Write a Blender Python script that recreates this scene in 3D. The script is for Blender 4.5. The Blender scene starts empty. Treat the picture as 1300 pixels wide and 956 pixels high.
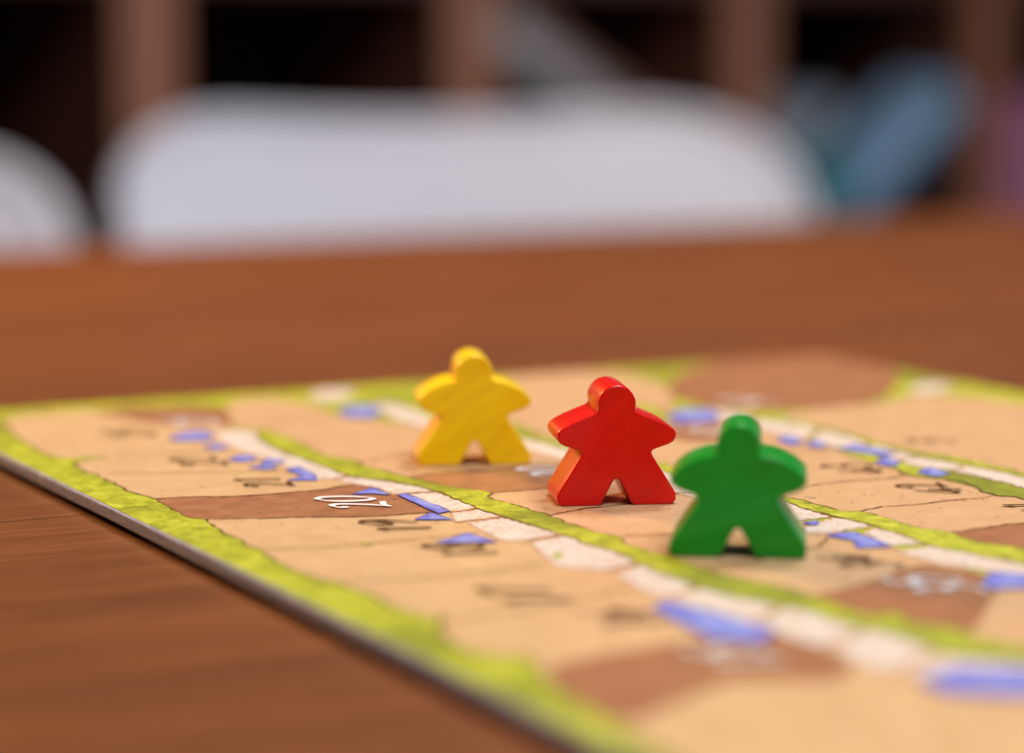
import bpy, bmesh, math, random
from mathutils import Vector, Matrix
from mathutils.geometry import delaunay_2d_cdt
random.seed(7)
C = bpy.context.scene.collection
scene = bpy.context.scene

# ------------------------------------------------------------------ camera
F = 3250.0                      # focal length in photo pixels (90 mm on 36 mm)
CX, CY, HOR = 650.0, 478.0, 60.0
PITCH = math.atan((CY - HOR) / F)
BOARD_Z = 0.752                 # top of the game board
TABLE_Z = 0.7493
CAM_H = 0.0605
CAM = Vector((0, 0, BOARD_Z + CAM_H))
cam = bpy.data.cameras.new('camera'); cam_o = bpy.data.objects.new('camera', cam); C.objects.link(cam_o)
cam.sensor_width = 36; cam.lens = 90; cam.clip_start = 0.01; cam.clip_end = 50
cam_o.location = CAM; cam_o.rotation_euler = (math.pi/2 - PITCH, 0, 0)
cam.dof.use_dof = True; cam.dof.focus_distance = 0.340; cam.dof.aperture_fstop = 8.2
scene.camera = cam_o

# ------------------------------------------------------------------ world and lamps
w = bpy.data.worlds.new('World'); scene.world = w; w.use_nodes = True
bg = w.node_tree.nodes['Background']; bg.inputs[0].default_value = (0.95, 0.95, 1.0, 1); bg.inputs[1].default_value = 0.03

def area(name, loc, target, size, energy, color, spread=180):
    l = bpy.data.lights.new(name, 'AREA'); l.shape = 'DISK'; l.size = size; l.energy = energy; l.color = color; l.spread = math.radians(spread)
    o = bpy.data.objects.new(name, l); C.objects.link(o); o.location = loc
    o.rotation_euler = (Vector(target) - Vector(loc)).to_track_quat('-Z', 'Y').to_euler()
    return o
area('overhead_key', (0.24, 0.95, 1.95), (0.08, 0.5, 0.75), 0.30, 12, (1.0, 0.93, 0.84))  # unseen overhead key, hung low so its light fades before the shelf
area('overhead_fill', (0.30, -0.25, 2.2), (0.1, 0.9, 0.8), 0.8, 23, (1.0, 0.97, 0.98))  # unseen fill added above the camera for figure fronts and chairs
area('warm_lamp', (-0.80, 1.15, 1.25), (-0.11, 0.64, 0.75), 0.22, 3.0, (1.0, 0.54, 0.18), 72)
area('window_light', (1.6, 1.7, 1.40), (0.1, 0.5, 0.75), 0.8, 12, (0.74, 0.87, 1.0))

vs = scene.view_settings
vs.view_transform = 'Standard'; vs.look = 'None'; vs.exposure = 0; vs.gamma = 1; vs.use_curve_mapping = False

# ------------------------------------------------------------------ helpers
def P(x, y, z=BOARD_Z):
    """photo pixel -> point on the horizontal plane at height z"""
    a, b = (x - CX) / F, (CY - y) / F
    cp, sp = math.cos(PITCH), math.sin(PITCH)
    d = Vector((a, cp + b * sp, -sp + b * cp))
    t = (z - CAM.z) / d.z
    return CAM + d * t

def lin(r, g, b):
    f = lambda c: (c/255/12.92) if c/255 <= 0.04045 else ((c/255 + 0.055)/1.055)**2.4
    return (f(r), f(g), f(b), 1)

class NT:
    def __init__(s, name):
        s.m = bpy.data.materials.new(name); s.m.use_nodes = True
        s.t = s.m.node_tree; s.b = s.t.nodes['Principled BSDF']
    def n(s, typ, **kw):
        nd = s.t.nodes.new(typ)
        for k, v in kw.items():
            if k in nd.inputs.keys(): nd.inputs[k].default_value = v
            else: setattr(nd, k, v)
        return nd
    def l(s, a, b): s.t.links.new(a, b)
    def coords(s, scale=(1,1,1), rot=(0,0,0), kind='POINT'):
        tc = s.n('ShaderNodeTexCoord'); mp = s.n('ShaderNodeMapping'); mp.vector_type = kind
        mp.inputs['Scale'].default_value = scale; mp.inputs['Rotation'].default_value = rot
        s.l(tc.outputs['Object'], mp.inputs['Vector']); return mp.outputs[0]
    def noise(s, vec, scale, detail=4, rough=0.55, dist=0):
        nd = s.n('ShaderNodeTexNoise'); nd.inputs['Scale'].default_value = scale; nd.inputs['Detail'].default_value = detail
        nd.inputs['Roughness'].default_value = rough; nd.inputs['Distortion'].default_value = dist
        s.l(vec, nd.inputs['Vector']); return nd.outputs['Fac']
    def ramp(s, fac, stops):
        r = s.n('ShaderNodeValToRGB'); e = r.color_ramp.elements
        e[0].position, e[0].color = stops[0]; e[1].position, e[1].color = stops[-1]
        for p, c in stops[1:-1]:
            k = e.new(p); k.color = c
        s.l(fac, r.inputs[0]); return r.outputs[0]
    def mix(s, fac, a, b, mode='MIX'):
        m = s.n('ShaderNodeMix'); m.data_type = 'RGBA'; m.blend_type = mode
        for i, v in ((0, fac), (6, a), (7, b)):
            if isinstance(v, (int, float, tuple)): m.inputs[i].default_value = v
            else: s.l(v, m.inputs[i])
        return m.outputs[2]
    def bump(s, h, strength, dist):
        b = s.n('ShaderNodeBump'); b.inputs['Strength'].default_value = strength; b.inputs['Distance'].default_value = dist
        s.l(h, b.inputs['Height']); s.l(b.outputs[0], s.b.inputs['Normal'])
    def base(s, c):
        if isinstance(c, tuple): s.b.inputs['Base Color'].default_value = c
        else: s.l(c, s.b.inputs['Base Color'])
    def set(s, **kw):
        for k, v in kw.items(): s.b.inputs[k.replace('_', ' ')].default_value = v

BLK = (0,0,0,1); WHT = (1,1,1,1)
def print_mat(name, c1, c2, speck=None, scale=260, rough=0.36, speck_amt=(0.62, 0.70), spec=0.5):
    s = NT(name); v = s.coords()
    n1 = s.noise(v, scale, 5, 0.6)
    col = s.ramp(n1, [(0.32, c1), (0.68, c2)])
    if speck:
        n2 = s.noise(v, 1500, 3, 0.6)
        f = s.ramp(n2, [(speck_amt[0], BLK), (speck_amt[1], WHT)])
        n3 = s.noise(v, 90, 2); g = s.ramp(n3, [(0.45, BLK), (0.6, WHT)])
        m = s.mix(1.0, f, g, 'MULTIPLY')
        col = s.mix(m, col, speck)
    s.base(col); s.set(Roughness=rough); s.b.inputs['Specular IOR Level'].default_value = spec
    s.bump(s.noise(v, 1400, 2), 0.12, 0.0001)
    return s.m

M = {}
M['beige'] = print_mat('printed_sand', lin(201,164,119), lin(213,178,134), lin(146,100,62))
M['peach'] = print_mat('printed_peach', lin(199,160,118), lin(210,172,131), lin(136,95,62))
M['brown'] = print_mat('printed_earth', lin(148,98,66), lin(172,118,82), lin(104,64,42))
def wall_mat():
    s = NT('printed_wall'); v = s.coords()
    wob = s.n('ShaderNodeVectorMath'); wob.operation = 'MULTIPLY_ADD'
    nz = s.n('ShaderNodeTexNoise'); nz.inputs['Scale'].default_value = 500; s.l(v, nz.inputs['Vector'])
    s.l(nz.outputs['Color'], wob.inputs[0]); wob.inputs[1].default_value = (0.0007,)*3; s.l(v, wob.inputs[2])
    br = s.n('ShaderNodeTexBrick'); s.l(wob.outputs[0], br.inputs['Vector'])
    for k, q in (('Scale', 1.0), ('Brick Width', 0.0021), ('Row Height', 0.0011), ('Mortar Size', 0.00009), ('Mortar Smooth', 0.4)): br.inputs[k].default_value = q
    br.inputs['Color1'].default_value = lin(220,210,200); br.inputs['Color2'].default_value = lin(206,192,180); br.inputs['Mortar'].default_value = lin(178,138,112)
    f = s.ramp(s.noise(v, 420, 4), [(0.40, BLK), (0.56, WHT)])
    col = s.mix(f, lin(216,206,197), br.outputs['Color'])
    g = s.ramp(s.noise(v, 1300, 3), [(0.60, BLK), (0.68, (0.7,0.7,0.7,1))])
    s.base(s.mix(g, col, lin(186,146,118))); s.set(Roughness=0.42); s.b.inputs['Specular IOR Level'].default_value = 0.4
    return s.m
M['wall'] = wall_mat()
M['white'] = print_mat('printed_white', lin(232,232,236), lin(244,244,246))
M['ink'] = print_mat('printed_ink', lin(86,56,30), lin(110,74,42))
M['line'] = print_mat('printed_line', lin(104,62,30), lin(140,90,50))
M['dkline'] = print_mat('printed_dark_outline', lin(82,66,22), lin(112,84,34))
M['navy'] = print_mat('printed_roof_outline', lin(52,42,120), lin(78,64,150))
M['gap'] = print_mat('printed_wall_gap', lin(176,112,78), lin(196,132,92))
def roof_mat():
    s = NT('printed_roof'); v = s.coords()
    s.base(s.ramp(s.noise(v, 330, 4), [(0.3, lin(88,88,190)), (0.52, lin(116,122,214)), (0.72, lin(150,162,232))]))
    s.set(Roughness=0.42); return s.m
M['roof'] = roof_mat()
M['rooflight'] = print_mat('printed_roof_light', lin(116,124,210), lin(158,170,232), lin(92,96,186), 600, 0.42, (0.5, 0.6))
def grass_mat():
    s = NT('printed_grass'); v = s.coords((1,1,1))
    a = s.noise(v, 420, 6, 0.65, 0.6); b = s.noise(v, 60, 3); c = s.noise(s.coords((1,0.35,1), (0,0,0.5)), 1500, 3, 0.6)
    col = s.ramp(a, [(0.30, lin(118,124,14)), (0.48, lin(164,170,26)), (0.66, lin(196,200,62))])
    dk = s.ramp(b, [(0.48, BLK), (0.66, (0.8,0.8,0.8,1))])
    col = s.mix(dk, col, lin(112,120,14))
    f = s.ramp(c, [(0.60, BLK), (0.68, (0.55,0.55,0.55,1))])
    col = s.mix(f, col, lin(98,108,16))
    s.base(col); s.set(Roughness=0.45); s.bump(s.noise(v, 1400, 2), 0.12, 0.0001); return s.m
M['grass'] = grass_mat()
def board_mat():
    s = NT('grey_board_core'); v = s.coords((1,1,1))
    n = s.noise(s.coords((0.25,0.25,3)), 900, 5, 0.7); k = s.ramp(s.noise(v, 160, 4, 0.7), [(0.60, BLK), (0.72, (0.6,0.6,0.6,1))])
    s.base(s.mix(k, s.ramp(n, [(0.3, lin(112,118,156)), (0.7, lin(162,168,204))]), lin(196,194,206))); s.set(Roughness=0.6)
    s.bump(n, 0.25, 0.0003); return s.m
M['core'] = board_mat()
def table_mat():
    s = NT('table_wood')
    v = s.coords((1, 14, 1)); a = s.noise(v, 9, 8, 0.62, 0.8)
    v2 = s.coords((5, 150, 5)); b = s.noise(v2, 9, 8, 0.72, 0.3)
    col = s.ramp(a, [(0.28, lin(96,52,23)), (0.46, lin(112,62,29)), (0.62, lin(130,76,37)), (0.78, lin(108,59,28))])
    st = s.ramp(b, [(0.36, (0.72,0.72,0.72,1)), (0.54, BLK)])
    col = s.mix(st, col, lin(84,40,14))
    v3 = s.coords((6, 150, 6)); c = s.noise(v3, 5, 3, 0.5, 0.2)
    pore = s.ramp(c, [(0.63, BLK), (0.68, (0.8,0.8,0.8,1))])
    col = s.mix(pore, col, lin(54,24,12))
    s.base(col); s.set(Roughness=0.40); s.b.inputs['Specular IOR Level'].default_value = 0.36
    s.bump(b, 0.12, 0.0004); return s.m
M['table'] = table_mat()
def meeple_mat(name, c1, c2, c3, tilt, gs):
    s = NT(name)
    v = s.coords((1, 1, 5), (0, math.radians(tilt), 0), 'TEXTURE'); a = s.noise(v, gs, 5, 0.6, 0.3)
    v2 = s.coords((1, 1, 14), (0, math.radians(tilt), 0), 'TEXTURE'); b = s.noise(v2, 1600, 4, 0.6)
    col = s.ramp(a, [(0.30, c1), (0.55, c2), (0.75, c3)])
    sc = s.ramp(s.noise(s.coords((1,1,30), (0, math.radians(-28), 0), 'TEXTURE'), 700, 2), [(0.70, BLK), (0.74, (0.35,0.35,0.35,1))])
    col = s.mix(sc, col, c3)
    s.base(col); s.set(Roughness=0.5, Coat_Weight=0.50, Coat_Roughness=0.17)
    s.b.inputs['Specular IOR Level'].default_value = 0.15
    s.bump(b, 0.30, 0.00018); return s.m
M['red'] = meeple_mat('red_painted_wood', lin(205,0,0), lin(217,0,0), lin(228,4,1), 44, 300)
M['yellow'] = meeple_mat('yellow_painted_wood', lin(240,194,0), lin(252,212,0), lin(255,224,0), 57, 380)
M['green'] = meeple_mat('green_painted_wood', lin(0,132,22), lin(0,146,32), lin(4,158,46), 66, 520)
def plain(name, c1, c2, scale=6, rough=0.5, stretch=(1,1,1)):
    s = NT(name); v = s.coords(stretch)
    n = s.noise(v, scale, 5, 0.6); s.base(s.ramp(n, [(0.3, c1), (0.7, c2)])); s.set(Roughness=rough); return s.m
M['chair'] = plain('white_plastic', lin(197,194,205), lin(206,203,213), 5, 0.45)
M['chairleg'] = plain('chair_leg_wood', lin(150,105,66), lin(176,128,84), 30, 0.5, (6,6,1))
M['shelf'] = plain('shelf_wood_shaded', lin(92,54,40), lin(110,66,50), 12, 0.55, (6,6,1))  # panel wood darkened, paints the shade inside the cubbies
M['shelf_lit'] = plain('shelf_wood_lit', lin(176,112,84), lin(194,130,100), 12, 0.55, (6,6,1))  # paler wood, paints the light falling on the upright fronts
M['shelfback'] = plain('shelf_back_wood', lin(52,32,24), lin(64,40,30), 8, 0.7, (5,5,1))  # kept dark to paint the low light deep in the cubbies
M['floor'] = plain('floor_wood', lin(92,66,48), lin(116,84,62), 5, 0.5, (1,9,1))
M['bluebox'] = plain('blue_card', lin(160,205,252), lin(180,222,255), 14, 0.5)
M['palebox'] = plain('pale_card', lin(186,200,216), lin(206,216,228), 14, 0.5)
M['tealbox'] = plain('teal_card', lin(44,120,130), lin(60,140,148), 14, 0.5)
M['greybox'] = plain('grey_card', lin(176,170,172), lin(196,190,194), 14, 0.5)
M['slatebox'] = plain('slate_card', lin(70,74,92), lin(86,90,108), 14, 0.6)
M['pinkbox'] = plain('pink_card', lin(240,160,226), lin(250,180,236), 14, 0.5)
M['brownbox'] = plain('brown_card', lin(140,98,80), lin(156,112,92), 14, 0.5)

def link_mesh(name, bm, mat, parent=None, smooth=False):
    me = bpy.data.meshes.new(name); bm.to_mesh(me); bm.free()
    if smooth:
        for p in me.polygons: p.use_smooth = True
    me.materials.append(M[mat])
    o = bpy.data.objects.new(name, me); C.objects.link(o)
    if parent: o.parent = parent
    return o
def thing(name, label, cat, loc=(0,0,0), rz=0, group=None):
    o = bpy.data.objects.new(name, None); C.objects.link(o); o.empty_display_size = 0.01
    o.location = loc; o.rotation_euler = (0, 0, rz); o['label'] = label; o['category'] = cat
    if group: o['group'] = group
    return o
def box(bm, lo, hi):
    r = bmesh.ops.create_cube(bm, size=1)
    lo, hi = Vector(lo), Vector(hi)
    for v in r['verts']: v.co = Vector(((lo.x+hi.x)/2 + v.co.x*(hi.x-lo.x), (lo.y+hi.y)/2 + v.co.y*(hi.y-lo.y), (lo.z+hi.z)/2 + v.co.z*(hi.z-lo.z)))
def bbox(name, lo, hi, mat, parent, bev=0.002, seg=2):
    bm = bmesh.new(); box(bm, lo, hi)
    if bev: bmesh.ops.bevel(bm, geom=bm.edges[:], offset=bev, segments=seg, profile=0.5, affect='EDGES')
    return link_mesh(name, bm, mat, parent)
def leg(name, top, bot, rt, rb, mat, parent):
    bm = bmesh.new(); a, b = Vector(top), Vector(bot)
    rings = []
    for p, r in ((a, rt), (a.lerp(b, .5), (rt+rb)/2), (b, rb)):
        rings.append([bm.verts.new(p + Vector((math.cos(t)*r, math.sin(t)*r, 0))) for t in [k*math.tau/14 for k in range(14)]])
    for i in range(2):
        for k in range(14): bm.faces.new((rings[i][k], rings[i+1][k], rings[i+1][(k+1)%14], rings[i][(k+1)%14]))
    bm.faces.new(rings[0]); bm.faces.new(rings[2][::-1])
    bmesh.ops.recalc_face_normals(bm, faces=bm.faces)
    return link_mesh(name, bm, mat, parent, True)

# ------------------------------------------------------------------ directions shared by board, table, shelf
LC = P(-101.6, 526.3); FC = P(1060, 454)
A = P(535, 836) - P(0, 575.6); A.z = 0; A.normalize()    # along the long side, towards the camera
B = Vector((-A.y, A.x, 0)); BLEN = (FC - LC).length
ANG = math.atan2(B.y, B.x)
ALEN = 0.262

# ------------------------------------------------------------------ floor, table
bm = bmesh.new(); bmesh.ops.create_grid(bm, x_segments=1, y_segments=1, size=3.2)
fl = link_mesh('floor', bm, 'floor'); fl.location = (0, 1.2, 0); fl['kind'] = 'structure'

far = P(625, 293, TABLE_Z)
TW, TD = 1.9, 0.98
tc = far - B*0.05
table = thing('wooden_table', 'long reddish brown wooden table carrying the printed game board', 'table', (tc.x, tc.y, 0), ANG)
bm = bmesh.new(); box(bm, (-TW/2, -TD, TABLE_Z-0.032), (TW/2, 0, TABLE_Z))
bmesh.ops.bevel(bm, geom=bm.edges[:], offset=0.004, segments=3, profile=0.5, affect='EDGES')
link_mesh('table_top', bm, 'table', table)
for sx in (-1, 1):
    for y0 in (-0.06, -TD+0.06):
        bbox('leg', (sx*(TW/2-0.07)-0.035, y0-0.035, 0), (sx*(TW/2-0.07)+0.035, y0+0.035, TABLE_Z-0.0315), 'table', table, 0.004)

# ------------------------------------------------------------------ game board
bc = LC + B*BLEN/2 + A*ALEN/2
board = thing('game_board', 'flat square-edged game board printed with green tracks, sand fields and numbers', 'game board', (bc.x, bc.y, TABLE_Z), ANG)
bm = bmesh.new(); box(bm, (-BLEN/2, -ALEN/2, 0.0008), (BLEN/2, ALEN/2, BOARD_Z-TABLE_Z-0.0001))
bmesh.ops.bevel(bm, geom=[e for e in bm.edges], offset=0.00025, segments=2, profile=0.5, affect='EDGES')
link_mesh('board_core', bm, 'core', board)
bm = bmesh.new(); box(bm, (-BLEN/2+0.004, -ALEN/2+0.004, 0), (BLEN/2-0.004, ALEN/2-0.004, 0.0009)); link_mesh('backing_sheet', bm, 'core', board)
Binv = (Matrix.Translation(Vector((bc.x, bc.y, TABLE_Z))) @ Matrix.Rotation(ANG, 4, 'Z')).inverted()
bm = bmesh.new(); e = 0.0003
box(bm, (-BLEN/2+e, -ALEN/2+e, BOARD_Z-TABLE_Z-0.0002), (BLEN/2-e, ALEN/2-e, BOARD_Z-TABLE_Z))
link_mesh('grass_print', bm, 'grass', board)

LAY = 1.2e-6                    # every printed sheet lies this much above the one before
ORDER = [0]
def next_z():
    ORDER[0] += 1
    return BOARD_Z - TABLE_Z + 1e-5 + LAY*ORDER[0]
HX, HY = BLEN/2 - 0.0006, ALEN/2 - 0.0006
def loc2(px): 
    q = Binv @ P(*px); return Vector((q.x, q.y))
def resample(pts, step, closed=True):
    out = []; n = len(pts)
    for i in range(n if closed else n-1):
        a, b = pts[i], pts[(i+1) % n]; k = max(1, min(400, int((b-a).length/step)))
        for j in range(k): out.append(a.lerp(b, j/k))
    if not closed: out.append(pts[-1])
    return out
def smooth_poly(pts, closed=True):
    out = []; n = len(pts)                       # one round of corner cutting
    rng = range(n) if closed else range(n-1)
    if not closed: out.append(pts[0])
    for i in rng:
        a, b = pts[i], pts[(i+1) % n]; out += [a.lerp(b, .22), a.lerp(b, .78)]
    if not closed: out.append(pts[-1])
    return out
def jitter(pts, amp, closed=True):
    n = len(pts); k1 = [random.uniform(-1, 1) for _ in range(n)]
    k = [(k1[i-1] + 2*k1[i] + k1[(i+1) % n])/2.2 for i in range(n)]
    out = []
    for i in range(n):
        if closed: t = pts[(i+1) % n] - pts[i-1]
        else: t = pts[min(i+1, n-1)] - pts[max(i-1, 0)]
        if t.length < 1e-9: out.append(pts[i]); continue
        t.normalize(); out.append(pts[i] + Vector((t.y, -t.x))*k[i]*amp)
    return out
def area2(p): return sum(p[i].x*p[(i+1) % len(p)].y - p[(i+1) % len(p)].x*p[i].y for i in range(len(p)))/2
def grow(pts, d):
    n = len(pts); s = 1 if area2(pts) > 0 else -1; out = []
    for i in range(n):
        t = pts[(i+1) % n] - pts[i-1]
        if t.length < 1e-9: out.append(pts[i].copy()); continue
        t.normalize(); out.append(pts[i] + Vector((t.y, -t.x))*d*s)
    return out
def clip_board(pts):
    for ax, lim, sg in ((0, HX, 1), (0, -HX, -1), (1, HY, 1), (1, -HY, -1)):
        out = []
        for i in range(len(pts)):
            a, b = pts[i-1], pts[i]; ia, ib = (lim-a[ax])*sg >= 0, (lim-b[ax])*sg >= 0
            if ia != ib: out.append(a.lerp(b, (lim-a[ax])/(b[ax]-a[ax])))
            if ib: out.append(b)
        pts = out
        if not pts: return pts
    return pts
def sheet(name, pts, mat):
    pts = clip_board(pts)
    if len(pts) < 3: return None
    q = []
    for p in pts:
        if not q or (p-q[-1]).length > 2e-6: q.append(p)
    if area2(q) < 0: q.reverse()
    K = 1000.0                                   # triangulate in millimetres
    r = delaunay_2d_cdt([p*K for p in q], [(k, (k+1) % len(q)) for k in range(len(q))], [], 1, 1e-4)
    bm = bmesh.new(); z = next_z()
    vs_ = [bm.verts.new((p.x/K, p.y/K, z)) for p in r[0]]
    for t in r[2]:
        f = bm.faces.new([vs_[k] for k in t]); f.normal_update()
        if f.normal.z < 0: f.normal_flip()
    return link_mesh(name, bm, mat, board)
def poly(name, px, layer, mat, step=0.0006, amp=0.00012, outline=None, ow=0.00022, smooth=True, teeth=0):
    p = [loc2(q) for q in px]
    if smooth: p = smooth_poly(p)
    p = resample(p, step)
    if teeth:
        g = grow(p, -teeth); p = [(p[i], g[i])[(i//2) % 2] for i in range(len(p))]
    p = jitter(p, amp)
    ol = sheet(name + '_outline', jitter(grow(p, ow), ow*0.5), outline) if outline else None
    o = sheet(name, p, mat)
    if ol and o: ol.parent = o
    return o
def stroke_pts(pts, widths):
    n = len(pts); L, R = [], []
    for i in range(n):
        t = pts[min(i+1, n-1)] - pts[max(i-1, 0)]
        if t.length < 1e-9: t = Vector((1, 0))
        t.normalize(); nn = Vector((t.y, -t.x)); wv = widths[i]/2
        L.append(pts[i] + nn*wv); R.append(pts[i] - nn*wv)
    return L, R
def ribbon(name, pts, widths, layer, mat, parent=board):
    L, R = stroke_pts(pts, widths); bm = bmesh.new(); z = next_z(); n = len(pts)
    a = [bm.verts.new((p.x, p.y, z + LAY*0.8*k/n)) for k, p in enumerate(L)]; b = [bm.verts.new((p.x, p.y, z + LAY*0.8*k/n)) for k, p in enumerate(R)]
    for i in range(len(a)-1):
        f = bm.faces.new((a[i], a[i+1], b[i+1], b[i]))
        f.normal_update()
        if f.normal.z < 0: f.normal_flip()
    return link_mesh(name, bm, mat, parent)
def line(px, wmm, layer=9, mat='line', amp=0.00018):
    p = jitter(resample([loc2(q) for q in px], 0.0005, False), amp, False)
    wd = [wmm*1e-3*random.uniform(0.55, 1.25) for _ in p]
    return ribbon('field_outline', p, wd, layer, mat)

# --- sand fields by column (layer 2)
Lfield = [(0,536),(30,560),(60,577),(80,581.6),(119,580),(147,580.8),(91,587.5),(107,597.5),(129,603.5),(127,606),(151,615),(169,625),(185,630),(199,634),(241,657.5),(265,659),(269,665.6),(302,684),(339,702),(367,720.7),(408,735),(433,740),(467,752),(504,771),(550,786),(566,777),(559,801.5),(590,823),(627,832),(673,832),(688,848),(700,868),(760,905),(820,940),(900,990),(1010,1060)]
Lback = [(1500,1000),(1500,905),(1300,850),(1080,812),(900,760),(780,712),(713,684),(636,660),(547,626),(479,614),(420,600),(365,580),(329,556),(292,545),(285,517),(200,517),(100,521),(25,527)]
poly('printed_field', Lfield + Lback, 2, 'beige', outline='dkline', ow=0.0004, amp=0.0002)
Mf = [(285,516),(300,509),(340,505),(386,511),(432,529),(469,533),(506,538),(543,542),(690,575),(860,628),(1000,655),(1150,700),(1300,745),(1500,810),
      (1500,880),(1300,832),(1208,812),(1108,792),(1026,762),(938,744),(861,716),(776,690),(729,675),(657,650),(594,630),(553,618),(500,606),(447,590),(414,583),(377,570),(340,552),(329,547),(296,541)]
poly('printed_field', Mf, 4, 'peach', outline='dkline')
Rf = [(605,528),(661,545),(694,559),(760,573),(843,590),(870,604),(998,634),(1041,645),(1077,655),(1120,663),(1162,677),(1208,685),(1232,692),(1300,705),(1500,760),
      (1500,690),(1300,628),(1257,624),(1169,602),(1135,590),(1065,570),(988,550),(900,532),(845,520),(858,505),(850,492),(800,475),(740,471),(690,473),(640,480),(610,491),(600,510)]
poly('printed_field', Rf, 4, 'peach', outline='dkline')
C4 = [(985,528),(1050,517),(1127,511),(1150,503),(1230,503),(1300,513),(1400,536),(1500,560),(1500,662),(1300,604),(1223,586),(1146,573),(1050,545)]
poly('printed_field', C4, 4, 'peach', outline='dkline')
# --- brown fields (layer 6)
for px in (
    [(110,521),(200,517),(286,516),(293,541),(250,541),(215,540),(170,533)],
    [(199,635),(241,657.5),(265,659),(400,656.5),(465,656.5),(520,652.8),(548,650.5),(556,650),(502,629),(474,619.5),(453,616),(433,617.7),(418,621),(401,623),(365,626),(346,628),(281,631.5),(259,631),(208,633)],
    [(697,846),(802,826),(893,812),(985,800),(1040,822),(1090,850),(1040,866),(960,862),(900,872),(840,900),(790,920),(735,886),(705,868)],
    [(517,606),(552,601),(600,599),(690,590),(760,587),(790,600),(760,615),(690,621),(624,626),(590,621),(555,615)],
    [(1026,758),(1102,741),(1159,719.5),(1193,719),(1238,728.6),(1256,741),(1265,750),(1250,768),(1238,800),(1208,798),(1130,788),(1071,780)],
    [(1208,678),(1238,672.5),(1284,666),(1320,663),(1380,690),(1400,730),(1300,700),(1240,690)],
    [(855,536),(930,536),(945,546),(925,560),(880,562),(850,556)],
    [(845,497),(858,478),(900,462),(960,455),(1062,450),(1120,463),(1142,474),(1128,502),(1090,513),(1000,521),(930,522),(880,512)]):
    poly('printed_field', px, 6, 'brown', outline='line', amp=0.0002)
# --- walls (layer 8)
W = [
    [(268,551),(300,546),(329,550),(331,561),(365,577),(349,585),(320,577),(290,566)],
    [(345,586),(366,577),(401,588),(440,604),(424,608),(400,609),(380,599)],
    [(424,610),(442,605.6),(479,609.8),(550,621),(556,624),(502,627.5),(474,618.5),(455,615.5),(437,612)],
    [(516,627.5),(556,625.5),(607,645.5),(571,650)],
    [(572,651.5),(609,647),(637,656),(578,663)],
    [(594,664.5),(639,657.5),(712,678.5),(668,686),(642,688),(612,675)],
    [(673,690),(716,680.5),(748,691),(777,699),(812,713),(766,725),(750,724),(704,718)],
    [(780,729),(818,716),(850,730),(884,744),(850,757),(820,752)],
    [(854,759),(890,747),(953,762),(992,768),(952,790),(930,788),(880,772)],
    [(960,792),(1000,770),(1026,774),(1077,792),(1096,796),(1048,822),(1020,817),(990,806)],
    [(1056,824),(1104,799),(1160,812),(1186,826),(1140,850),(1108,850),(1080,838)],
    [(1150,853),(1194,829),(1208,834),(1300,842),(1330,849),(1290,868),(1230,864),(1168,862)],
    [(1300,871),(1340,851),(1500,890),(1500,920)],
    # second track
    [(470,516),(492,511),(530,522),(555,536),(548,545),(506,534)],
    [(548,532),(620,548),(695,564),(760,583),(740,592),(690,577),(600,553)],
    [(836,590),(870,606),(996,636),(1026,648),(1056,657),(1010,662),(940,648),(860,627),(830,612)],
    [(1020,670),(1058,658),(1078,660),(1108,669),(1047,678),(1024,677)],
    [(1096,677),(1112,670.5),(1162,685.5),(1176,690),(1130,694)],
    [(1138,701),(1182,694),(1253,708),(1300,717),(1420,750),(1420,765),(1300,733),(1253,725),(1190,716)],
    # third track
    [(850,523),(905,519),(958,530),(946,541),(900,534)],
    [(952,542),(966,531),(1000,530),(1040,542),(1022,559),(969,547)],
    [(1028,561),(1046,544),(1069,552),(1104,562),(1088,572),(1060,568)],
    [(1094,573),(1110,564),(1135,572),(1164,580),(1138,585)],
    [(1140,586),(1166,581),(1223,591),(1214,597),(1170,595)],
    [(1212,600),(1226,592),(1261,598),(1300,606),(1450,645),(1450,660),(1300,620),(1242,605)],
    [(1150,496),(1172,487),(1200,486),(1212,492),(1190,499),(1168,501)],
    [(392,502),(405,496),(430,494),(452,496),(446,505),(420,510),(396,509)]]
for px in W: poly('printed_wall', px, 8, 'wall', step=0.00045, amp=0.00010, smooth=False, outline='gap', ow=0.00022, teeth=0.0003)
# --- grass strips (layer 10)
G1u = [(329.5,545),(346,549.7),(379,562),(401,574),(414,580),(447,584.5),(450,588),(478,597),(517,606.6),(553,615),(594,622),(624,625.5),(616,633),(657,643),(694,655),(729,669),(776,682),(792,683.5),(788,690),(829,702),(861,713),(900,727),(950,738),(1010,750),(1045,762),(1075,775),(1108,784),(1132,777),(1156,792),(1211,798),(1253,815),(1300,823),(1500,870)]
G1l = [(328,551),(330,560),(365,576.5),(401,588),(442,604.6),(479,609),(547,620),(605,644.6),(636,655),(713,678),(747,691),(777,698),(820,719.5),(893,747),(953,762),(1022,774),(1072,791),(1155,811),(1208,832),(1300,840),(1500,888)]
G2u = [(600,520),(661,542),(694,557),(760,572),(843,588),(870,602),(998,631.6),(1041,642),(1071,650),(1092,650),(1120,657),(1162,671),(1208,677),(1232,688),(1300,697),(1450,737)]
G2l = [(596,526),(655,546),(690,563),(760,580),(840,597),(868,608),(996,636),(1026,648),(1077,659),(1114,669.5),(1162,684.6),(1193,697),(1253,707),(1300,716.5),(1450,757)]
G3u = [(1065,568),(1112,580),(1140,587),(1169,594),(1204,603.5),(1261,611),(1300,621),(1450,662)]
G3l = [(1066,574),(1115,590),(1137,594),(1154,605),(1190,607),(1231,613),(1257,629),(1300,632),(1450,674)]
G4u = [(960,527),(1050,543),(1146,571.5),(1223,583),(1300,601.5),(1450,643)]
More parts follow.
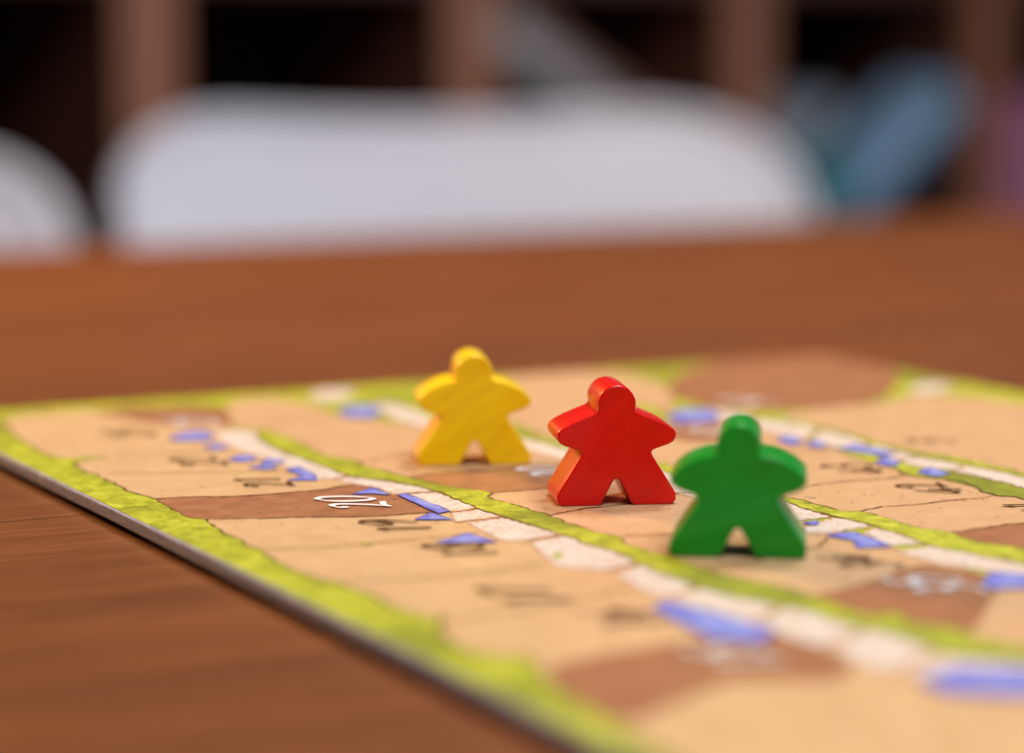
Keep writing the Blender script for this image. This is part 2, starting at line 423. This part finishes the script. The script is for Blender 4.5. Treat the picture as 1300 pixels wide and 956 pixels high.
G4l = [(960,531),(1050,546.5),(1146,575),(1223,587.5),(1300,606),(1450,648)]
G5u = [(806,515),(822,516),(842,524),(856,534)]; G5l = [(800,521),(820,531),(845,538)]
for u, l in ((G1u, G1l), (G2u, G2l), (G3u, G3l), (G4u, G4l), (G5u, G5l)):
    poly('printed_grass', u + l[::-1], 12, 'grass', amp=0.00024, outline='dkline', ow=0.00034)
poly('printed_grass', [(455,692),(464,689),(476,689.5),(470,693)], 12, 'grass')
poly('printed_grass', [(700,703),(712,702),(716,708),(704,710)], 12, 'grass')
# --- flecks of printed dirt scattered over the fields: one part
bm = bmesh.new(); z = next_z()
for k in range(1500):
    x, y = random.uniform(-HX+.008, HX-.004), random.uniform(-HY, HY-.006)
    l_, w_, t_ = random.uniform(.0001, .0006), random.uniform(.00005, .00014), random.gauss(-.3, .35)
    d = Vector((math.cos(t_), math.sin(t_)))*l_; nn = Vector((-math.sin(t_), math.cos(t_)))*w_
    bm.faces.new([bm.verts.new((x+v.x, y+v.y, z)) for v in (-d, -nn, d, nn)])
fk = link_mesh('printed_flecks', bm, 'line', board); fk['kind'] = 'stuff'
# --- thin boundary lines
for px, wd in (
    ([(135,602),(200,601),(306,600),(372,598)], .3), ([(147,580.6),(210,577),(272,572)], .35),
    ([(199,634),(208,633),(259,631),(281,631.5),(346,628),(365,626),(401,623),(418,621),(433,617.7),(453,616)], .4),
    ([(270,660),(400,656.7),(465,656.7),(520,653),(548,650.5)], .3),
    ([(338,699),(400,695.5),(455,692),(540,684),(608,677)], .3), ([(440,738),(504,737),(560,731),(627,725),(690,717)], .3),
    ([(560,790),(640,779),(720,765),(800,748)], .3),
    ([(694,655),(738,647),(800,640),(860,627),(884,625.5)], .4), ([(792,681),(851,679),(930,668),(1015,662)], .35),
    ([(893,722),(960,712),(1040,695),(1050,684)], .35),
    ([(622,626),(690,621),(760,614),(800,604)], .3),
    ([(520,606),(552,601),(600,598.5),(690,590)], .3),
    ([(333,536),(420,532)], .4), ([(451,587),(520,577),(600,566),(660,558)], .35),
    ([(1008,620),(1061,613),(1127,608),(1148,605)], .32), ([(1092,650),(1120,644),(1156,642),(1208,636),(1256,632)], .32),
    ([(1208,677),(1238,672.5),(1284,666),(1320,663)], .35), ([(870,590),(960,580),(1063,571)], .35),
    ([(1020,640),(1032,640)], .3), ([(1022,632),(1036,633)], .25)):
    line(px, wd, 14, 'ink' if wd < .33 else 'line')
for px in ([(502,628.4),(553,624.4)], [(571,650.8),(608,646.2)], [(578,664),(638,656.8)], [(667,687),(714,679.4)], [(768,726),(815,714)], [(424,609.3),(442,605)]):
    line(px, .45, 14, 'gap')
# --- roofs (layer 14 on an outline)
for px in (
    [(215,557),(235,550),(258,548),(271,554),(262,560),(225,560)], [(259,570),(272,564),(287,568),(284,571)],
    [(289,584),(305,579),(320,580),(324,585),(305,587)], [(330,588),(342,583.5),(362,586),(356,589),(340,589.5)], [(315,595),(340,590.5),(352,595),(335,596.5)],
    [(364,597),(379,594),(395,601),(402.5,610.8),(364.6,610.8),(386,606)],
    [(448,629),(473,620.5),(496,629.8),(472,627.5)], [(506,629.7),(514.5,627.8),(570,650),(557,652.8)], [(528,660.5),(547,652.8),(574.5,661)],
    [(553,690.6),(595.7,678.6),(631,689.8)], [(829,774),(846,765),(905,780),(985,803),(962,817),(905,812),(870,795)],
    [(1050,681.6),(1083.5,677),(1132,695),(1086.5,697),(1088,688)], [(1020,666),(1038,663),(1034,668)],
    [(1249,743),(1259,728.6),(1300,731),(1330,742),(1300,748),(1256,748)], [(1168,866),(1220,850),(1300,852),(1380,872),(1300,886),(1200,880)],
    [(430,524),(446,517),(470,516),(484,524),(470,531),(440,530)], [(848,532),(862,522),(900,521),(915,530),(900,537),(862,537)],
    [(986,560),(1000,554),(1020,562),(1005,566)], [(1023,567),(1034,561),(1050,565),(1040,570)], [(1065,571),(1085,566),(1136,577),(1120,580)],
    [(1111,590),(1125,582),(1142,588),(1136,593)], [(1165,602),(1180,595),(1205,603),(1190,606)]):
    o = poly('printed_roof', px, 16, 'roof', step=0.0008, amp=0.00010, smooth=False, outline='navy', ow=0.00022)
    q = [loc2(v) for v in px]; c = sum(q, Vector((0, 0)))/len(q)
    q = [c + (v-c)*0.62 + Vector((0.0004, -0.0004)) for v in q]
    sheet('roof_highlight', jitter(resample(smooth_poly(q), 0.0006), 0.00016), 'rooflight').parent = o

# --- numbers: calligraphic strokes
def catmull(p, k=8):
    p = [Vector(q) for q in p]; out = []
    for i in range(len(p)-1):
        a, b, c, d = p[max(i-1, 0)], p[i], p[i+1], p[min(i+2, len(p)-1)]
        for j in range(k):
            t = j/k
            out.append(0.5*((2*b) + (c-a)*t + (2*a-5*b+4*c-d)*t*t + (3*b-a-3*c+d)*t**3))
    out.append(p[-1]); return out
DIG = {
 '0': [[(.30,1),(.08,.82),(.02,.5),(.1,.16),(.3,0),(.5,.16),(.58,.5),(.52,.82),(.30,1)]],
 '1': [[(.12,.86),(.30,1)],[(.30,1),(.29,.5),(.30,0)]],
 '2': [[(.16,.80),(.06,.88),(.14,.99),(.34,.98),(.44,.80),(.38,.50),(.22,.20),(.06,.05)],[(.06,.05),(.3,.08),(.64,-.03)]],
 '3': [[(.05,.9),(.28,1),(.48,.82),(.4,.6),(.2,.53)],[(.2,.53),(.46,.45),(.54,.22),(.36,.02),(.04,.06)]],
 '4': [[(.42,1),(.2,.66),(.02,.32),(.3,.31),(.62,.33)],[(.44,.7),(.43,.3),(.42,0)]],
 '5': [[(.52,1),(.16,.98),(.12,.6)],[(.12,.6),(.36,.64),(.54,.42),(.46,.12),(.2,0),(.03,.08)]],
 '6': [[(.48,.98),(.2,.74),(.05,.36),(.14,.06),(.38,.02),(.54,.24),(.42,.48),(.2,.46),(.08,.3)]],
 '7': [[(.02,.9),(.2,.97),(.58,.97)],[(.58,.97),(.38,.5),(.24,0)]],
 '8': [[(.3,.54),(.08,.74),(.16,.96),(.4,.97),(.5,.78),(.3,.54),(.06,.3),(.14,.04),(.42,.02),(.54,.26),(.3,.54)]],
 '9': [[(.5,.7),(.36,.5),(.12,.54),(.06,.8),(.24,1),(.46,.92),(.52,.66),(.42,.3),(.18,0)]],
}
# local frame of the board: x = B (right-away), y = -A (away). Digits stand with their heads towards -B and read away (-A).
UPX, UPY = -math.cos(math.radians(21)), math.sin(math.radians(21))
def number(text, cpx, hmm, mat, stroke=.115):
    c = loc2(cpx); h = hmm*1e-3; adv = .68; tot = adv*len(text) - .12
    bm = bmesh.new(); z = next_z(); step = 0
    for i, ch in enumerate(text):
        for st in DIG[ch]:
            pts = catmull(st); n = len(pts); loc = []; wd = []
            for k, p in enumerate(pts):
                rx, uy = (p.x*.92 + i*adv - tot/2)*h, (p.y - .5)*h
                loc.append(c + Vector((UPX*uy, rx + UPY*uy)))
                t = pts[min(k+1, n-1)] - pts[max(k-1, 0)]
                wd.append(h*stroke*(0.40 + 0.80*abs(math.sin(math.atan2(t.y, t.x) - 0.5))))
            L, R = stroke_pts(loc, wd); va, vb = [], []
            for a, b in zip(L, R):
                step += 1; zz = z + step*2e-7
                va.append(bm.verts.new((a.x, a.y, zz))); vb.append(bm.verts.new((b.x, b.y, zz)))
            for k in range(n-1):
                f = bm.faces.new((va[k], va[k+1], vb[k+1], vb[k])); f.normal_update()
                if f.normal.z < 0: f.normal_flip()
    ORDER[0] -= 1
    return link_mesh('printed_number', bm, mat, board)
for t, px, h, m in (('20', (447,639), 7.0, 'white'), ('21', (334,613), 6.2, 'ink'), ('22', (253,587), 6.2, 'ink'), ('23', (165,551), 6.2, 'ink'),
    ('19', (503,668), 6.4, 'ink'), ('18', (585,699), 6.4, 'ink'), ('17', (668,757), 7.0, 'ink'), ('16', (790,785), 6.5, 'ink'), ('15', (935,835), 6.5, 'white'),
    ('25', (243,537), 6.5, 'white'), ('30', (697,601), 6.4, 'white'), ('34', (1090,714), 6.2, 'ink'), ('35', (1187,744), 6.8, 'white'),
    ('42', (1182,621), 6.2, 'ink'), ('43', (1084,596), 6.2, 'ink'), ('41', (1318,646), 6.2, 'ink'), ('45', (899,549), 6.4, 'white'),
    ('50', (948,512), 6.4, 'white'), ('3', (1180,561), 6.2, 'ink')):
    number(t, px, h*1.08, m)

# ------------------------------------------------------------------ wooden figures
def profile(arm=0.0):
    if arm == 0: tip = [(5.6, 7.62), (6.75, 8.0), (7.3, 8.32), (7.64, 8.8), (7.72, 9.4), (7.5, 9.95), (6.9, 10.38), (5.7, 11.02), (3.9, 11.78)]
    else: tip = [(5.6, 7.65), (6.7, 8.05), (7.35, 8.45), (7.70, 9.05), (7.62, 9.7), (7.2, 10.15), (6.3, 10.72+arm*.8), (5.2, 11.3+arm), (3.9, 11.85+arm*.8)]
    half = [(0.0, 3.55), (0.30, 3.42), (0.55, 3.05), (1.95, 0.25), (2.35, 0.0), (6.9, 0.0), (7.45, 0.18), (7.75, 0.65), (7.72, 1.35),
            (7.45, 2.0), (6.1, 4.2), (4.75, 6.4), (4.50, 6.95), (4.75, 7.32)] + tip + [(2.85, 12.18), (2.45, 12.45), (2.36, 12.8), (2.46, 13.3), (2.40, 14.0), (2.1, 14.75), (1.55, 15.4), (0.8, 15.8), (0.0, 15.93)]
    return half
def meeple(name, label, px, yaw, mat, arm, wx=1.0, T=9.8, sc=1.012):
    p = P(*px)
    root = thing(name, label, 'game piece', (p.x, p.y, BOARD_Z + 2e-5), math.radians(yaw), 'wooden person-shaped game pieces on the board')
    half = profile(arm)
    full = half + [(-x, y) for x, y in half[-2:0:-1]]
    bm = bmesh.new(); T *= sc
    f = [bm.verts.new((x*1e-3*sc*wx, 0, y*1e-3*sc)) for x, y in full]
    b = [bm.verts.new((x*1e-3*sc*wx, T*1e-3, y*1e-3*sc)) for x, y in full]
    n = len(full)
    ff = bm.faces.new(f); bf = bm.faces.new(b[::-1])
    for i in range(n): bm.faces.new((f[i], b[i], b[(i+1) % n], f[(i+1) % n]))
    bmesh.ops.recalc_face_normals(bm, faces=bm.faces)
    ed = [e for e in bm.edges if (e.verts[0].co.y == e.verts[1].co.y)]
    bmesh.ops.bevel(bm, geom=ed, offset=0.00027*sc, segments=3, profile=0.5, affect='EDGES', clamp_overlap=True)
    for q in bm.faces: q.smooth = True
    for e in bm.edges:
        if len(e.link_faces) == 2 and e.calc_face_angle(0) > math.radians(38): e.smooth = False
    big = sorted(bm.faces, key=lambda q: -q.calc_area())[:2]
    for q in big: q.smooth = False
    bmesh.ops.triangulate(bm, faces=big)
    me = bpy.data.meshes.new('body'); bm.to_mesh(me); bm.free(); me.materials.append(M[mat])
    o = bpy.data.objects.new('body', me); C.objects.link(o); o.parent = root
    return root
RED_PX, YEL_PX, GRN_PX = (783, 642), (603, 591), (936, 709)
meeple('wooden_figure', 'red painted wooden person-shaped game piece standing between the yellow and green ones', RED_PX, 7.0, 'red', 0.0, 1.025)
meeple('wooden_figure', 'yellow painted wooden person-shaped game piece standing on a brown field', YEL_PX, 6.0, 'yellow', 0.25, 1.06)
meeple('wooden_figure', 'green painted wooden person-shaped game piece standing beside a green printed line', GRN_PX, -6.5, 'green', 0.25, 1.045)

# ------------------------------------------------------------------ chairs
def chair(label, cx_px, depth, ztop, ang, width, dip=0.004, a=0.105, b=0.062):
    x = (cx_px - CX)/F*depth
    root = thing('shell_chair', label, 'chair', (x, depth, 0), ang, 'white shell chairs along the table')
    hw = width/2; z0 = 0.47
    bm = bmesh.new(); NU, NV = 44, 30; rows = []
    for j in range(NV+1):
        v = j/NV; row = []
        z = z0 + (ztop - z0)*(1-(1-v)**1.6)
        dz = z - (ztop - b)
        ww = hw - a + a*math.sqrt(max(0, 1-(dz/b)**2)) if dz > 0 else hw + 0.012*min(1, -dz/0.2)
        for i in range(NU+1):
            u = -1 + 2*i/NU; xx = u*ww
            zz = z - dip*math.cos(min(1, abs(xx)/(hw*0.62))*math.pi/2)*max(0, 1-(ztop-z)/0.05)
            yy = -0.055*(abs(xx)/hw)**2.2 + 0.10*((z-z0)/(ztop-z0)) - 0.02*math.sin(math.pi*(z-z0)/(ztop-z0))
            row.append(bm.verts.new((xx, yy, zz)))
        rows.append(row)
    for j in range(NV):
        for i in range(NU): bm.faces.new((rows[j][i], rows[j][i+1], rows[j+1][i+1], rows[j+1][i]))
    bmesh.ops.recalc_face_normals(bm, faces=bm.faces)
    rows_co = [[v.co.copy() for v in r] for r in rows]
    o = link_mesh('backrest', bm, 'chair', root, True)
    s = o.modifiers.new('thickness', 'SOLIDIFY'); s.thickness = 0.007; s.offset = 0
    path = [rows_co[j][0] for j in range(NV)] + rows_co[NV] + [rows_co[j][NU] for j in range(NV-1, -1, -1)]
    bm = bmesh.new(); rings = []
    for k, q in enumerate(path):
        t = (path[min(k+1, len(path)-1)] - path[max(k-1, 0)]).normalized(); e1 = t.cross(Vector((0, 1, 0))).normalized(); e2 = t.cross(e1)
        rings.append([bm.verts.new(q + (e1*math.cos(a_) + e2*math.sin(a_))*0.0075) for a_ in [m*math.tau/10 for m in range(10)]])
    for k in range(len(rings)-1):
        for m in range(10): bm.faces.new((rings[k][m], rings[k+1][m], rings[k+1][(m+1) % 10], rings[k][(m+1) % 10]))
    bmesh.ops.recalc_face_normals(bm, faces=bm.faces)
    link_mesh('rim', bm, 'chair', o, True)
    bm = bmesh.new(); box(bm, (-hw+0.01, -0.43, 0.445), (hw-0.01, 0.02, 0.475))
    bmesh.ops.bevel(bm, geom=bm.edges[:], offset=0.012, segments=3, profile=0.5, affect='EDGES')
    link_mesh('seat', bm, 'chair', root)
    for sx in (-1, 1):
        for y0, y1 in ((-0.08, 0.02), (-0.34, -0.42)):
            leg('leg', (sx*0.13, y0, 0.452), (sx*0.21, y1, 0), 0.018, 0.011, 'chairleg', root)
    return root
chair('white plastic shell chair with wide rounded backrest behind the middle of the table', 628, 1.50, CAM.z - 0.0445, ANG*0.9, 0.432, 0.005, 0.072, 0.046)
chair('white plastic shell chair with lower backrest, standing left of the wide backrest', -496, 1.20, CAM.z - 0.0585, ANG*0.9, 0.44, 0.002, 0.045, 0.036)

# ------------------------------------------------------------------ shelf unit
TH = math.radians(33.5); Y0 = 2.3; S = 0.340
p0 = Vector((-0.14*Y0, Y0, 0))
shelf = thing('cube_shelf', 'dark brown wooden cube shelf with thick uprights behind the white chairs', 'shelf', p0, TH)
D = 0.36; ZB = CAM.z + 0.063
for i in range(-2, 6):
    u = bbox('upright', (i*S-0.025, 0.004, 0.0), (i*S+0.025, D, 1.30), 'shelf', shelf, 0.001)
    bbox('lit_edge', (i*S-0.0255, -0.002, 0.0), (i*S+0.0255, 0.0045, 1.30), 'shelf_lit', u, 0.001)  # strip added to carry the painted light on each upright's front
for i in range(-2, 5):
    for z in (0.06, ZB-0.38, ZB, 1.262):
        bbox('shelf_board', (i*S+0.0245, 0.006, z), (i*S+S-0.0245, D, z+0.036), 'shelf', shelf, 0.002)
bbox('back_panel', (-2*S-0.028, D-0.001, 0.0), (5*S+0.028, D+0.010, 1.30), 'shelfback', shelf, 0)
ZS = ZB - 0.38 + 0.036                     # top of the visible shelf level
SM = Matrix.Translation(p0) @ Matrix.Rotation(TH, 4, 'Z')
def shelf_box(name, label, x, y, z, w_, d_, h_, tilt, mat, mat2=None, split=0.3, cat='box'):
    """box on the shelf leaning sideways by tilt; origin at its lowest corner; lid on its +x face"""
    root = thing(name, label, cat, SM @ Vector((x, y, ZS + z)), TH)
    x0 = 0 if tilt > 0 else -w_
    xm = x0 + w_*(1-split) if mat2 else x0 + w_
    o = bbox('tray', (x0, 0, 0), (xm, d_, h_), mat, root, 0.002); o.rotation_euler = (0, tilt, 0)
    if mat2:
        o = bbox('lid', (xm-0.0005, -0.002, -0.002), (x0 + w_, d_+0.002, h_+0.002), mat2, root, 0.002); o.rotation_euler = (0, tilt, 0)
    return root
R_ = math.radians
shelf_box('game_box', 'pale blue box leaning diagonally on the dark shelf', 2*S+0.065, -0.012, 0.086, 0.06, 0.09, 0.262, R_(52), 'bluebox', 'slatebox', 0.35)
shelf_box('game_box', 'dark slate box lying flat under the leaning blue box', 3*S-0.036, -0.014, 0, 0.26, 0.2, 0.085, 0, 'slatebox')
shelf_box('game_box', 'dark slate box standing upright behind the leaning blue box', 2*S+0.125, 0.24, 0, 0.09, 0.10, 0.275, 0, 'slatebox')
shelf_box('game_box', 'dark box lying under the leaning light grey box', 2*S-0.032, 0.03, 0, 0.25, 0.22, 0.175, 0, 'shelfback')
shelf_box('game_box', 'light grey box with brownish lid leaning against a wooden upright', 2*S-0.035, 0.03, 0.176, 0.05, 0.2, 0.28, R_(-57), 'greybox', 'brownbox', 0.3)
shelf_box('game_box', 'pink lilac box at the end of the shelf', 3*S+0.165, -0.05, 0, 0.12, 0.2, 0.225, 0, 'pinkbox')
shelf_box('game_box', 'small teal box standing in front of the leaning blue box', 2*S+0.105, -0.045, 0, 0.06, 0.03, 0.175, 0, 'tealbox')
shelf_box('game_box', 'thin pale grey blue box leaning above the larger blue box', 2*S+0.045, 0.09, 0.086, 0.025, 0.10, 0.20, R_(44), 'palebox')
